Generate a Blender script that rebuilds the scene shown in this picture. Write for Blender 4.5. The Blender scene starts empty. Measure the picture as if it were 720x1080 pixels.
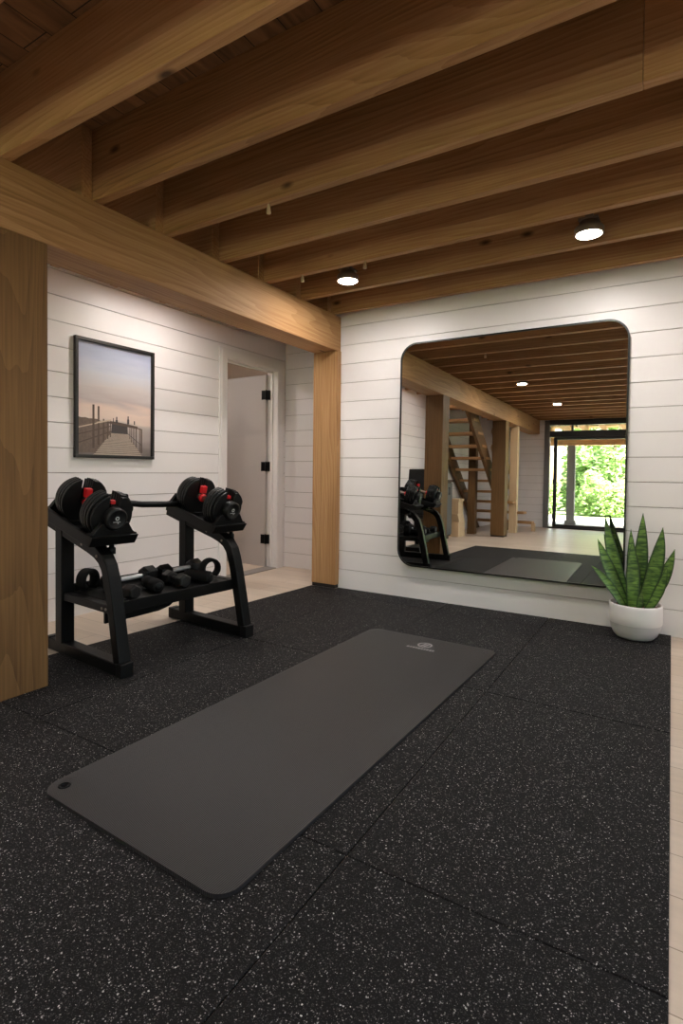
import bpy, bmesh, math, random
from mathutils import Vector, Matrix
random.seed(7)
SC = bpy.context.scene
COL = SC.collection
PI = math.pi

# ------------------------------------------------------------------ materials
def new_mat(name):
    m = bpy.data.materials.new(name); m.use_nodes = True
    nt = m.node_tree
    return m, nt, nt.nodes['Principled BSDF'], nt.links

def srgb(r, g, b):
    f = lambda c: (c / 255 / 12.92) if c / 255 <= .04045 else ((c / 255 + .055) / 1.055) ** 2.4
    return (f(r), f(g), f(b), 1)

def plain(name, col, rough=.5, metal=0., spec=.5, noise=0., nscale=30., bump=0., bscale=200.):
    m, nt, p, L = new_mat(name)
    p.inputs['Roughness'].default_value = rough
    p.inputs['Metallic'].default_value = metal
    p.inputs['Specular IOR Level'].default_value = spec
    tc = nt.nodes.new('ShaderNodeTexCoord')
    n = nt.nodes.new('ShaderNodeTexNoise'); n.inputs['Scale'].default_value = nscale; n.inputs['Detail'].default_value = 4
    L.new(tc.outputs['Object'], n.inputs['Vector'])
    mix = nt.nodes.new('ShaderNodeMix'); mix.data_type = 'RGBA'
    mix.inputs[6].default_value = tuple(c * (1 - noise) for c in col[:3]) + (1,)
    mix.inputs[7].default_value = tuple(min(1, c * (1 + noise)) for c in col[:3]) + (1,)
    L.new(n.outputs['Fac'], mix.inputs[0]); L.new(mix.outputs[2], p.inputs['Base Color'])
    if bump:
        n2 = nt.nodes.new('ShaderNodeTexNoise'); n2.inputs['Scale'].default_value = bscale
        L.new(tc.outputs['Object'], n2.inputs['Vector'])
        b = nt.nodes.new('ShaderNodeBump'); b.inputs['Strength'].default_value = bump; b.inputs['Distance'].default_value = .002
        L.new(n2.outputs['Fac'], b.inputs['Height']); L.new(b.outputs['Normal'], p.inputs['Normal'])
    return m

def wood(name, axis, dark, mid, light, knots=True, ring=13., rough=.6):
    """timber whose grain runs along the given axis of the object"""
    m, nt, p, L = new_mat(name)
    N = nt.nodes.new
    tc = N('ShaderNodeTexCoord'); oi = N('ShaderNodeObjectInfo')
    off = N('ShaderNodeVectorMath'); off.operation = 'SCALE'; off.inputs[0].default_value = (7.3, 3.9, 5.1)
    L.new(oi.outputs['Random'], off.inputs['Scale'])
    add = N('ShaderNodeVectorMath'); add.operation = 'ADD'
    L.new(tc.outputs['Object'], add.inputs[0]); L.new(off.outputs[0], add.inputs[1])
    mp = N('ShaderNodeMapping')
    s = [1., 1., 1.]; s['XYZ'.index(axis)] = .12
    mp.inputs['Scale'].default_value = s
    L.new(add.outputs[0], mp.inputs['Vector'])
    # soft warp
    nz = N('ShaderNodeTexNoise'); nz.inputs['Scale'].default_value = 2.6; nz.inputs['Detail'].default_value = 2
    L.new(mp.outputs[0], nz.inputs['Vector'])
    ws = N('ShaderNodeVectorMath'); ws.operation = 'SCALE'; ws.inputs['Scale'].default_value = .42
    L.new(nz.outputs['Color'], ws.inputs[0])
    wa = N('ShaderNodeVectorMath'); wa.operation = 'ADD'
    L.new(mp.outputs[0], wa.inputs[0]); L.new(ws.outputs[0], wa.inputs[1])
    wv = N('ShaderNodeTexWave'); wv.wave_type = 'RINGS'; wv.rings_direction = axis
    wv.wave_profile = 'SAW'; wv.inputs['Scale'].default_value = ring; wv.inputs['Distortion'].default_value = 2.4
    wv.inputs['Detail'].default_value = 2; wv.inputs['Detail Scale'].default_value = 1.5
    L.new(wa.outputs[0], wv.inputs['Vector'])
    # fine fibres
    mp2 = N('ShaderNodeMapping'); s2 = [90., 90., 90.]; s2['XYZ'.index(axis)] = 2.2
    mp2.inputs['Scale'].default_value = s2
    L.new(add.outputs[0], mp2.inputs['Vector'])
    fb = N('ShaderNodeTexNoise'); fb.inputs['Scale'].default_value = 1.; fb.inputs['Detail'].default_value = 3
    L.new(mp2.outputs[0], fb.inputs['Vector'])
    big = N('ShaderNodeTexNoise'); big.inputs['Scale'].default_value = 3.5; big.inputs['Detail'].default_value = 3
    L.new(mp.outputs[0], big.inputs['Vector'])
    a = N('ShaderNodeMath'); a.operation = 'MULTIPLY'; a.inputs[1].default_value = .17; L.new(wv.outputs['Fac'], a.inputs[0])
    b = N('ShaderNodeMath'); b.operation = 'MULTIPLY_ADD'; b.inputs[1].default_value = .50; L.new(fb.outputs['Fac'], b.inputs[0]); L.new(a.outputs[0], b.inputs[2])
    c = N('ShaderNodeMath'); c.operation = 'MULTIPLY_ADD'; c.inputs[1].default_value = .50; L.new(big.outputs['Fac'], c.inputs[0]); L.new(b.outputs[0], c.inputs[2])
    rp = N('ShaderNodeValToRGB'); cr = rp.color_ramp
    cr.elements[0].position = .22; cr.elements[0].color = dark
    cr.elements[1].position = .85; cr.elements[1].color = light
    e = cr.elements.new(.52); e.color = mid
    L.new(c.outputs[0], rp.inputs['Fac'])
    out = rp.outputs['Color']
    if knots:
        mk = N('ShaderNodeMapping'); s3 = [4.2, 4.2, 4.2]; s3['XYZ'.index(axis)] = 1.9
        mk.inputs['Scale'].default_value = s3; L.new(add.outputs[0], mk.inputs['Vector'])
        vo = N('ShaderNodeTexVoronoi'); vo.inputs['Scale'].default_value = 1.; L.new(mk.outputs[0], vo.inputs['Vector'])
        kr = N('ShaderNodeMapRange'); kr.inputs['From Min'].default_value = .035; kr.inputs['From Max'].default_value = .10
        L.new(vo.outputs['Distance'], kr.inputs['Value'])
        km = N('ShaderNodeMix'); km.data_type = 'RGBA'
        km.inputs[6].default_value = tuple(x * .5 for x in dark[:3]) + (1,)
        L.new(kr.outputs[0], km.inputs[0]); L.new(out, km.inputs[7]); out = km.outputs[2]
    hs = N('ShaderNodeHueSaturation')
    vr = N('ShaderNodeMapRange'); vr.inputs['To Min'].default_value = .86; vr.inputs['To Max'].default_value = 1.12
    L.new(oi.outputs['Random'], vr.inputs['Value']); L.new(vr.outputs[0], hs.inputs['Value']); L.new(out, hs.inputs['Color'])
    L.new(hs.outputs['Color'], p.inputs['Base Color'])
    p.inputs['Roughness'].default_value = rough; p.inputs['Specular IOR Level'].default_value = .25
    bp = N('ShaderNodeBump'); bp.inputs['Strength'].default_value = .25; bp.inputs['Distance'].default_value = .002
    L.new(c.outputs[0], bp.inputs['Height']); L.new(bp.outputs['Normal'], p.inputs['Normal'])
    return m

WD, WM, WL = srgb(106, 74, 42), srgb(164, 122, 80), srgb(192, 152, 108)
M = {}
for ax in 'XYZ':
    M['wood' + ax] = wood('timber_' + ax, ax, WD, WM, WL)
    M['brown' + ax] = wood('dim_brown_timber_' + ax, ax, srgb(58, 40, 22), srgb(100, 72, 42), srgb(122, 92, 56))  # darker timber copy, the dim light on the posts put into its colour
    M['pale' + ax] = wood('pale_wood_' + ax, ax, srgb(176, 146, 108), srgb(200, 172, 134), srgb(214, 190, 156), knots=False)
M['white'] = plain('white_shiplap_paint', srgb(228, 223, 222), .42, noise=.015, nscale=3)
M['trimwhite'] = plain('trim_paint', srgb(222, 217, 215), .4, noise=.015)
M['groove'] = plain('groove_backing', srgb(150, 140, 132), .8)
M['doorgrey'] = plain('door_paint', srgb(176, 168, 163), .45, noise=.02)
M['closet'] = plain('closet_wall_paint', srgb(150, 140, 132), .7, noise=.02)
M['blackmetal'] = plain('black_powder_coat', srgb(7, 7, 7), .42, 0., .16, bump=.12, bscale=900)
M['blackplastic'] = plain('black_plastic', srgb(9, 9, 9), .5, 0., .22, noise=.1, bump=.1, bscale=700)
M['platerubber'] = plain('black_urethane', srgb(14, 14, 14), .40, 0., .35, noise=.1, bump=.1, bscale=600)
M['blackfoam'] = plain('black_foam', srgb(8, 8, 8), .8, 0., .2, noise=.15, bump=.3, bscale=300)
M['vinyl'] = plain('black_vinyl', srgb(15, 15, 16), .38, 0., .3, bump=.15, bscale=250)
M['chrome'] = plain('knurled_chrome', srgb(222, 222, 220), .38, .65, bump=.9, bscale=450)
M['steel'] = plain('brushed_grip_steel', srgb(150, 140, 130), .35, 1.)
M['red'] = plain('red_plastic', srgb(205, 30, 36), .4)
M['logo'] = plain('pale_grey_print', srgb(196, 196, 196), .5)
M['matlogo'] = plain('grey_mat_print', srgb(150, 147, 146), .7)
M['frame'] = plain('black_frame_lacquer', srgb(20, 19, 19), .4)
M['mirrorframe'] = plain('thin_black_metal', srgb(22, 21, 20), .35, .4)
M['dark_steel'] = plain('dark_grey_steel', srgb(52, 50, 49), .45, .3)
M['grey_steel'] = plain('grey_door_frame', srgb(112, 110, 110), .5)
M['pot'] = plain('white_ceramic', srgb(232, 229, 227), .55, noise=.01)
M['potgrey'] = plain('pale_grey_ceramic', srgb(206, 203, 203), .6, noise=.02)
M['soil'] = plain('brown_bark_soil', srgb(96, 62, 40), .9, noise=.6, nscale=90, bump=1., bscale=120)
M['housing'] = plain('lamp_housing_paint', srgb(110, 96, 80), .5)
M['shim'] = plain('dark_shim', srgb(34, 26, 20), .8)
M['concrete'] = plain('pale_patio', srgb(205, 202, 194), .9, noise=.08, nscale=6)
M['lawn'] = plain('lawn_green', srgb(134, 150, 96), .9, noise=.4, nscale=12)
M['bark'] = plain('tree_bark', srgb(86, 70, 54), .9, noise=.3)
M['cabgrey'] = plain('grey_cabinet_front', srgb(90, 92, 92), .6)
M['darkwood'] = plain('dark_brown_wood', srgb(62, 40, 24), .6, noise=.2)
M['exterior'] = plain('exterior_white_siding', srgb(224, 228, 224), .7)

def mirror_mat():
    m, nt, p, L = new_mat('silvered_glass')
    p.inputs['Base Color'].default_value = (.80, .805, .79, 1)
    p.inputs['Metallic'].default_value = 1; p.inputs['Roughness'].default_value = 0.0
    return m
M['mirror'] = mirror_mat()

def glass_mat():
    m, nt, p, L = new_mat('clear_pane')
    nt.nodes.remove(p)
    out = nt.nodes['Material Output']
    tr = nt.nodes.new('ShaderNodeBsdfTransparent'); tr.inputs[0].default_value = (.95, .97, .96, 1)
    gl = nt.nodes.new('ShaderNodeBsdfGlossy'); gl.inputs['Roughness'].default_value = .0
    fr = nt.nodes.new('ShaderNodeFresnel'); fr.inputs['IOR'].default_value = 1.45
    mx = nt.nodes.new('ShaderNodeMixShader')
    L.new(fr.outputs[0], mx.inputs[0]); L.new(tr.outputs[0], mx.inputs[1]); L.new(gl.outputs[0], mx.inputs[2])
    L.new(mx.outputs[0], out.inputs['Surface'])
    return m
M['glass'] = glass_mat()

def emit_mat(name, col, strength):
    m, nt, p, L = new_mat(name)
    p.inputs['Base Color'].default_value = (.8, .8, .8, 1)
    p.inputs['Emission Color'].default_value = col
    p.inputs['Emission Strength'].default_value = strength
    return m
LAMP = 320.
M['lens_soft'] = emit_mat('soft_lamp_lens', (1., .945, .90, 1), LAMP * .78)
M['lens'] = emit_mat('lit_lamp_lens', (1., .945, .90, 1), LAMP)

def rubber_mat():
    m, nt, p, L = new_mat('speckled_rubber')
    N = nt.nodes.new
    tc = N('ShaderNodeTexCoord')
    prev = None
    geo = N('ShaderNodeNewGeometry')
    for sc, thr, rad, colr in ((270, .84, .40, srgb(160, 156, 154)), (175, .92, .33, srgb(205, 201, 198)), (430, .70, .5, srgb(70, 68, 67))):
        # warp a bit so that the flecks are shards, not dots
        nz = N('ShaderNodeTexNoise'); nz.inputs['Scale'].default_value = sc * 1.1; nz.inputs['Detail'].default_value = 1
        L.new(geo.outputs['Position'], nz.inputs['Vector'])
        sv = N('ShaderNodeVectorMath'); sv.operation = 'SCALE'; sv.inputs['Scale'].default_value = 1.0 / sc
        L.new(nz.outputs['Color'], sv.inputs[0])
        av = N('ShaderNodeVectorMath'); av.operation = 'ADD'
        L.new(geo.outputs['Position'], av.inputs[0]); L.new(sv.outputs[0], av.inputs[1])
        vo = N('ShaderNodeTexVoronoi'); vo.inputs['Scale'].default_value = sc
        L.new(av.outputs[0], vo.inputs['Vector'])
        sp = N('ShaderNodeSeparateColor'); L.new(vo.outputs['Color'], sp.inputs[0])
        g = N('ShaderNodeMath'); g.operation = 'GREATER_THAN'; g.inputs[1].default_value = thr; L.new(sp.outputs[0], g.inputs[0])
        d = N('ShaderNodeMath'); d.operation = 'LESS_THAN'; d.inputs[1].default_value = rad; L.new(vo.outputs['Distance'], d.inputs[0])
        k = N('ShaderNodeMath'); k.operation = 'MULTIPLY'; L.new(g.outputs[0], k.inputs[0]); L.new(d.outputs[0], k.inputs[1])
        # each fleck with a brightness of its own
        k2 = N('ShaderNodeMath'); k2.operation = 'MULTIPLY'; L.new(k.outputs[0], k2.inputs[0]); L.new(sp.outputs[1], k2.inputs[1])
        mx = N('ShaderNodeMix'); mx.data_type = 'RGBA'
        mx.inputs[7].default_value = colr
        if prev is None: mx.inputs[6].default_value = srgb(10, 9, 10)
        else: L.new(prev, mx.inputs[6])
        L.new(k2.outputs[0], mx.inputs[0]); prev = mx.outputs[2]
    L.new(prev, p.inputs['Base Color'])
    p.inputs['Roughness'].default_value = .7; p.inputs['Specular IOR Level'].default_value = .16
    n2 = N('ShaderNodeTexNoise'); n2.inputs['Scale'].default_value = 260
    L.new(geo.outputs['Position'], n2.inputs['Vector'])
    b = N('ShaderNodeBump'); b.inputs['Strength'].default_value = .45; b.inputs['Distance'].default_value = .0015
    L.new(n2.outputs['Fac'], b.inputs['Height']); L.new(b.outputs['Normal'], p.inputs['Normal'])
    return m
M['rubber'] = rubber_mat()

def mat_mat():
    m, nt, p, L = new_mat('ribbed_exercise_foam')
    N = nt.nodes.new
    tc = N('ShaderNodeTexCoord')
    n = N('ShaderNodeTexNoise'); n.inputs['Scale'].default_value = 4; L.new(tc.outputs['Object'], n.inputs['Vector'])
    mx = N('ShaderNodeMix'); mx.data_type = 'RGBA'; mx.inputs[6].default_value = srgb(35, 33, 34); mx.inputs[7].default_value = srgb(40, 38, 38)
    L.new(n.outputs['Fac'], mx.inputs[0]); L.new(mx.outputs[2], p.inputs['Base Color'])
    wv = N('ShaderNodeTexWave'); wv.bands_direction = 'X'; wv.inputs['Scale'].default_value = 55
    L.new(tc.outputs['Object'], wv.inputs['Vector'])
    b = N('ShaderNodeBump'); b.inputs['Strength'].default_value = .7; b.inputs['Distance'].default_value = .001
    L.new(wv.outputs['Fac'], b.inputs['Height']); L.new(b.outputs['Normal'], p.inputs['Normal'])
    p.inputs['Roughness'].default_value = .45; p.inputs['Specular IOR Level'].default_value = .4
    return m
M['mat'] = mat_mat()

def plank_floor():
    m, nt, p, L = new_mat('pale_wood_planks')
    N = nt.nodes.new
    geo = N('ShaderNodeNewGeometry')
    mp = N('ShaderNodeMapping'); mp.inputs['Rotation'].default_value = (0, 0, 0)
    L.new(geo.outputs['Position'], mp.inputs['Vector'])
    br = N('ShaderNodeTexBrick'); br.offset = .37
    br.inputs['Scale'].default_value = 1; br.inputs['Brick Width'].default_value = 1.5; br.inputs['Row Height'].default_value = .17
    br.inputs['Mortar Size'].default_value = .0016; br.inputs['Mortar'].default_value = srgb(140, 122, 104)
    br.inputs['Color1'].default_value = srgb(196, 177, 157); br.inputs['Color2'].default_value = srgb(208, 191, 173)
    L.new(mp.outputs[0], br.inputs['Vector'])
    m2 = N('ShaderNodeMapping'); m2.inputs['Scale'].default_value = (1.6, 28, 1); L.new(geo.outputs['Position'], m2.inputs['Vector'])
    n = N('ShaderNodeTexNoise'); n.inputs['Scale'].default_value = 1; n.inputs['Detail'].default_value = 5; L.new(m2.outputs[0], n.inputs['Vector'])
    r = N('ShaderNodeMapRange'); r.inputs['To Min'].default_value = .82; r.inputs['To Max'].default_value = 1.1; L.new(n.outputs['Fac'], r.inputs['Value'])
    hs = N('ShaderNodeHueSaturation'); L.new(br.outputs['Color'], hs.inputs['Color']); L.new(r.outputs[0], hs.inputs['Value'])
    L.new(hs.outputs[0], p.inputs['Base Color'])
    p.inputs['Roughness'].default_value = .38
    return m
M['planks'] = plank_floor()

def deck_mat():
    m, nt, p, L = new_mat('dark_subfloor_boards')
    N = nt.nodes.new
    geo = N('ShaderNodeNewGeometry')
    mp = N('ShaderNodeMapping'); mp.inputs['Rotation'].default_value = (0, 0, PI / 2); L.new(geo.outputs['Position'], mp.inputs['Vector'])
    br = N('ShaderNodeTexBrick'); br.inputs['Scale'].default_value = 1; br.inputs['Brick Width'].default_value = 2.4; br.inputs['Row Height'].default_value = .16
    br.inputs['Mortar Size'].default_value = .0025; br.inputs['Mortar'].default_value = srgb(52, 36, 22)
    br.inputs['Color1'].default_value = srgb(128, 92, 58); br.inputs['Color2'].default_value = srgb(158, 116, 76)
    L.new(mp.outputs[0], br.inputs['Vector'])
    m2 = N('ShaderNodeMapping'); m2.inputs['Scale'].default_value = (14, 2.5, 1); L.new(geo.outputs['Position'], m2.inputs['Vector'])
    n = N('ShaderNodeTexNoise'); n.inputs['Scale'].default_value = 1; n.inputs['Detail'].default_value = 5; n.inputs['Distortion'].default_value = 1.2; L.new(m2.outputs[0], n.inputs['Vector'])
    r = N('ShaderNodeMapRange'); r.inputs['From Min'].default_value = .3; r.inputs['From Max'].default_value = .7; r.inputs['To Min'].default_value = .45; r.inputs['To Max'].default_value = 1.15; L.new(n.outputs['Fac'], r.inputs['Value'])
    hs = N('ShaderNodeHueSaturation'); L.new(br.outputs['Color'], hs.inputs['Color']); L.new(r.outputs[0], hs.inputs['Value'])
    L.new(hs.outputs[0], p.inputs['Base Color']); p.inputs['Roughness'].default_value = .8
    return m
M['deck'] = deck_mat()

def leaf_mat():
    m, nt, p, L = new_mat('snake_plant_leaf')
    N = nt.nodes.new
    uv = N('ShaderNodeUVMap'); uv.uv_map = 'UVMap'
    sx = N('ShaderNodeSeparateXYZ'); L.new(uv.outputs[0], sx.inputs[0])
    tc = N('ShaderNodeTexCoord'); oi = N('ShaderNodeObjectInfo')
    mp = N('ShaderNodeMapping'); mp.inputs['Scale'].default_value = (16, 16, 70); L.new(tc.outputs['Object'], mp.inputs['Vector'])
    n = N('ShaderNodeTexNoise'); n.inputs['Scale'].default_value = 1; n.inputs['Detail'].default_value = 3; n.inputs['Distortion'].default_value = .6; L.new(mp.outputs[0], n.inputs['Vector'])
    rp = N('ShaderNodeValToRGB'); rp.color_ramp.elements[0].position = .38; rp.color_ramp.elements[0].color = srgb(44, 78, 26)
    rp.color_ramp.elements[1].position = .66; rp.color_ramp.elements[1].color = srgb(110, 146, 64)
    L.new(n.outputs['Fac'], rp.inputs['Fac'])
    # darker green margin and paler middle
    a = N('ShaderNodeMath'); a.operation = 'SUBTRACT'; a.inputs[1].default_value = .5; L.new(sx.outputs[0], a.inputs[0])
    b = N('ShaderNodeMath'); b.operation = 'ABSOLUTE'; L.new(a.outputs[0], b.inputs[0])
    e = N('ShaderNodeMapRange'); e.inputs['From Min'].default_value = .30; e.inputs['From Max'].default_value = .46; L.new(b.outputs[0], e.inputs['Value'])
    mx = N('ShaderNodeMix'); mx.data_type = 'RGBA'; mx.inputs[7].default_value = srgb(30, 56, 22)
    L.new(e.outputs[0], mx.inputs[0]); L.new(rp.outputs[0], mx.inputs[6])
    L.new(mx.outputs[2], p.inputs['Base Color']); p.inputs['Roughness'].default_value = .42
    return m
M['leaf'] = leaf_mat()

def foliage_mat(name, a, b):
    m, nt, p, L = new_mat(name)
    N = nt.nodes.new
    geo = N('ShaderNodeNewGeometry')
    rp = N('ShaderNodeValToRGB'); rp.color_ramp.elements[0].color = a; rp.color_ramp.elements[1].color = b
    L.new(geo.outputs['Random Per Island'], rp.inputs['Fac']); L.new(rp.outputs[0], p.inputs['Base Color'])
    p.inputs['Roughness'].default_value = .55
    p.inputs['Transmission Weight'].default_value = 0
    tl = N('ShaderNodeBsdfTranslucent'); L.new(rp.outputs[0], tl.inputs['Color'])
    mx = N('ShaderNodeMixShader'); mx.inputs[0].default_value = .4
    L.new(p.outputs[0], mx.inputs[1]); L.new(tl.outputs[0], mx.inputs[2]); L.new(mx.outputs[0], nt.nodes['Material Output'].inputs['Surface'])
    return m
M['fol1'] = foliage_mat('foliage_fresh', srgb(128, 160, 92), srgb(196, 214, 150))
M['fol2'] = foliage_mat('foliage_deep', srgb(100, 136, 74), srgb(168, 194, 124))

def print_mat():
    """printed seaside photograph: dusk sky over pale haze"""
    m, nt, p, L = new_mat('printed_dusk_sky')
    N = nt.nodes.new
    tc = N('ShaderNodeTexCoord'); sx = N('ShaderNodeSeparateXYZ'); L.new(tc.outputs['Object'], sx.inputs[0])
    n = N('ShaderNodeTexNoise'); n.inputs['Scale'].default_value = 1; n.inputs['Detail'].default_value = 4
    mp = N('ShaderNodeMapping'); mp.inputs['Scale'].default_value = (3, 3, 16); L.new(tc.outputs['Object'], mp.inputs['Vector']); L.new(mp.outputs[0], n.inputs['Vector'])
    ad = N('ShaderNodeMath'); ad.operation = 'MULTIPLY_ADD'; ad.inputs[1].default_value = .16; L.new(n.outputs['Fac'], ad.inputs[0]); L.new(sx.outputs[2], ad.inputs[2])
    mr = N('ShaderNodeMapRange'); mr.inputs['From Min'].default_value = -.40 + .08; mr.inputs['From Max'].default_value = .40 + .08; L.new(ad.outputs[0], mr.inputs['Value'])
    rp = N('ShaderNodeValToRGB'); cr = rp.color_ramp
    cr.elements[0].position = 0; cr.elements[0].color = srgb(98, 88, 84)
    cr.elements[1].position = 1; cr.elements[1].color = srgb(150, 156, 178)
    for pos, c in ((.14, srgb(150, 138, 134)), (.27, srgb(176, 164, 158)), (.33, srgb(214, 192, 178)), (.42, srgb(222, 198, 184)), (.50, srgb(190, 176, 174)), (.60, srgb(205, 196, 194)), (.75, srgb(196, 198, 208)), (.88, srgb(172, 178, 198))):
        e = cr.elements.new(pos); e.color = c
    L.new(mr.outputs[0], rp.inputs['Fac']); L.new(rp.outputs[0], p.inputs['Base Color'])
    p.inputs['Roughness'].default_value = .5
    return m
M['print'] = print_mat()
M['ink_plank'] = plain('print_plank_tone', srgb(172, 156, 142), .5, noise=.15, nscale=25)
M['ink_gap'] = plain('print_gap_tone', srgb(84, 72, 64), .5)
M['ink_rail'] = plain('print_rail_tone', srgb(82, 66, 57), .5, noise=.2)
M['ink_light'] = plain('print_light_rail_tone', srgb(186, 164, 146), .5)
M['ink_dark'] = plain('print_dark_tone', srgb(62, 56, 55), .5, noise=.2)
M['ink_reed'] = plain('print_reed_tone', srgb(104, 88, 78), .5, noise=.35, nscale=60)

# ------------------------------------------------------------------ geometry helpers
class MB:
    def __init__(self): self.bm = bmesh.new()
    def box(self, x0, x1, y0, y1, z0, z1, mat=0, T=None):
        vs = [Vector((x, y, z)) for z in (z0, z1) for y in (y0, y1) for x in (x0, x1)]
        if T is not None: vs = [T @ v for v in vs]
        v = [self.bm.verts.new(c) for c in vs]
        for f in ((0, 2, 3, 1), (4, 5, 7, 6), (0, 1, 5, 4), (2, 6, 7, 3), (0, 4, 6, 2), (1, 3, 7, 5)):
            fc = self.bm.faces.new([v[i] for i in f]); fc.material_index = mat
        return self
    def poly(self, pts, mat=0):
        f = self.bm.faces.new([self.bm.verts.new(p) for p in pts]); f.material_index = mat
        return self
    def prism(self, pts, d, mat=0, T=None):
        """polygon of 3-D points pushed along vector d"""
        a = [Vector(p) for p in pts]; b = [q + Vector(d) for q in a]
        if T is not None: a = [T @ v for v in a]; b = [T @ v for v in b]
        A = [self.bm.verts.new(p) for p in a]; B = [self.bm.verts.new(p) for p in b]
        n = len(A)
        fs = [self.bm.faces.new(A[::-1]), self.bm.faces.new(B)]
        for i in range(n): fs.append(self.bm.faces.new((A[i], A[(i + 1) % n], B[(i + 1) % n], B[i])))
        for f in fs: f.material_index = mat
        return self
    def sweep(self, path, prof, mat=0, up=Vector((0, 1, 0)), smooth=False):
        """closed 2-D profile carried along a path; profile x along 'up', y along the in-plane normal"""
        path = [Vector(p) for p in path]; rings = []
        for i, p in enumerate(path):
            t = (path[min(i + 1, len(path) - 1)] - path[max(i - 1, 0)]).normalized()
            u = (up - t * up.dot(t))
            if u.length < 1e-4: u = Vector((1, 0, 0)) - t * t.x
            u.normalize(); w = t.cross(u)
            k = 1.
            if 0 < i < len(path) - 1:
                d0 = (path[i] - path[i - 1]).normalized(); d1 = (path[i + 1] - path[i]).normalized()
                k = 1 / max(.5, math.sqrt(max(.05, (1 + d0.dot(d1)) / 2)))
            rings.append([self.bm.verts.new(p + u * a + w * (b * k)) for a, b in prof])
        n = len(prof)
        for r0, r1 in zip(rings, rings[1:]):
            for j in range(n):
                f = self.bm.faces.new((r0[j], r0[(j + 1) % n], r1[(j + 1) % n], r1[j])); f.material_index = mat; f.smooth = smooth
        f = self.bm.faces.new(rings[0][::-1]); f.material_index = mat
        f = self.bm.faces.new(rings[-1]); f.material_index = mat
        return self
    def tube(self, path, r, seg=16, mat=0, up=Vector((0, 1, 0))):
        return self.sweep(path, [(r * math.cos(2 * PI * i / seg), r * math.sin(2 * PI * i / seg)) for i in range(seg)], mat, up, True)
    def lathe(self, prof, seg=48, mat=0, T=None, mats=None):
        """profile of (radius, height) turned about Z"""
        rings = []
        for r, h in prof:
            if r < 1e-6:
                v = Vector((0, 0, h)); v = T @ v if T is not None else v
                rings.append([self.bm.verts.new(v)])
            else:
                ring = []
                for i in range(seg):
                    a = 2 * PI * i / seg; v = Vector((r * math.cos(a), r * math.sin(a), h))
                    ring.append(self.bm.verts.new(T @ v if T is not None else v))
                rings.append(ring)
        for k, (a, b) in enumerate(zip(rings, rings[1:])):
            mi = mats[k] if mats else mat
            for i in range(seg):
                j = (i + 1) % seg
                if len(a) == 1 and len(b) == 1: continue
                if len(a) == 1: f = self.bm.faces.new((a[0], b[j], b[i]))
                elif len(b) == 1: f = self.bm.faces.new((a[i], a[j], b[0]))
                else: f = self.bm.faces.new((a[i], a[j], b[j], b[i]))
                f.material_index = mi; f.smooth = True
        return self
    def build(self, name, mats, parent=None, bevel=0, smooth_angle=None, segs=2):
        bmesh.ops.recalc_face_normals(self.bm, faces=self.bm.faces)
        me = bpy.data.meshes.new(name); self.bm.to_mesh(me); self.bm.free()
        for m in (mats if isinstance(mats, (list, tuple)) else [mats]): me.materials.append(m)
        o = bpy.data.objects.new(name, me); COL.objects.link(o)
        if parent is not None: o.parent = parent
        if bevel:
            b = o.modifiers.new('edges', 'BEVEL'); b.width = bevel; b.segments = segs; b.limit_method = 'ANGLE'; b.angle_limit = math.radians(40)
        return o

def centre(o):
    """move the origin of a top-level mesh to the middle of its foot"""
    vs = [v.co for v in o.data.vertices]
    c = Vector(((min(v.x for v in vs) + max(v.x for v in vs)) / 2, (min(v.y for v in vs) + max(v.y for v in vs)) / 2, min(v.z for v in vs)))
    for v in o.data.vertices: v.co -= c
    o.location = c
    return o

def tag(o, label, cat, group=None, kind=None):
    o['label'] = label; o['category'] = cat
    if group: o['group'] = group
    if kind: o['kind'] = kind
    return o

def thing(name, label, cat, loc=(0, 0, 0), rot=(0, 0, 0), group=None, kind=None):
    o = bpy.data.objects.new(name, None); COL.objects.link(o)
    o.empty_display_size = .1
    o.location = loc; o.rotation_euler = rot
    return tag(o, label, cat, group, kind)

def rect(w, h, r=.004, n=3):
    """rounded rectangle profile"""
    out = []
    for cx, cy, a0 in ((w / 2 - r, h / 2 - r, 0), (-w / 2 + r, h / 2 - r, 90), (-w / 2 + r, -h / 2 + r, 180), (w / 2 - r, -h / 2 + r, 270)):
        for k in range(n + 1):
            a = math.radians(a0 + 90 * k / n); out.append((cx + r * math.cos(a), cy + r * math.sin(a)))
    return out

ORD = ['first', 'second', 'third', 'fourth', 'fifth', 'sixth', 'seventh', 'eighth', 'ninth', 'tenth', 'eleventh', 'twelfth', 'thirteenth', 'fourteenth', 'fifteenth', 'sixteenth', 'seventeenth', 'eighteenth', 'nineteenth', 'twentieth']

# ------------------------------------------------------------------ room constants (metres)
FZ = -.008                      # wood floor, the rubber tiles lie on it with their tops at 0
YB, XL, XR, YF, YA = 3.99, -3.50, 2.30, -4.55, 4.57
ZJ, ZD = 2.338, 2.685           # underside of joists, underside of deck

# recessed-style lamps hanging between the joists
def lamp(x, y, label, z=2.332, lens='lens'):
    t = thing('ceiling_light', label, 'light', (x, y, z), group='round ceiling lights')
    mb = MB(); mb.lathe([(.064, .004), (.070, .0), (.076, .004), (.076, .036), (.070, .044), (.050, .060), (.050, .075), (0, .075)], 40); mb.build('housing', M['housing'], t)
    mb = MB(); mb.lathe([(0, .0006), (.058, .0008), (.0645, .004), (.0635, .010), (0, .010)], 40); mb.build('lens', M[lens], t)
    mb = MB(); mb.box(-.05, .05, -.05, .05, .072, .084); mb.box(-.02, .02, -.012, .012, .08, (ZD if z < 2.4 else 2.5) - z); mb.build('mounting_bracket', M['housing'], t)
    return t
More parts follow.
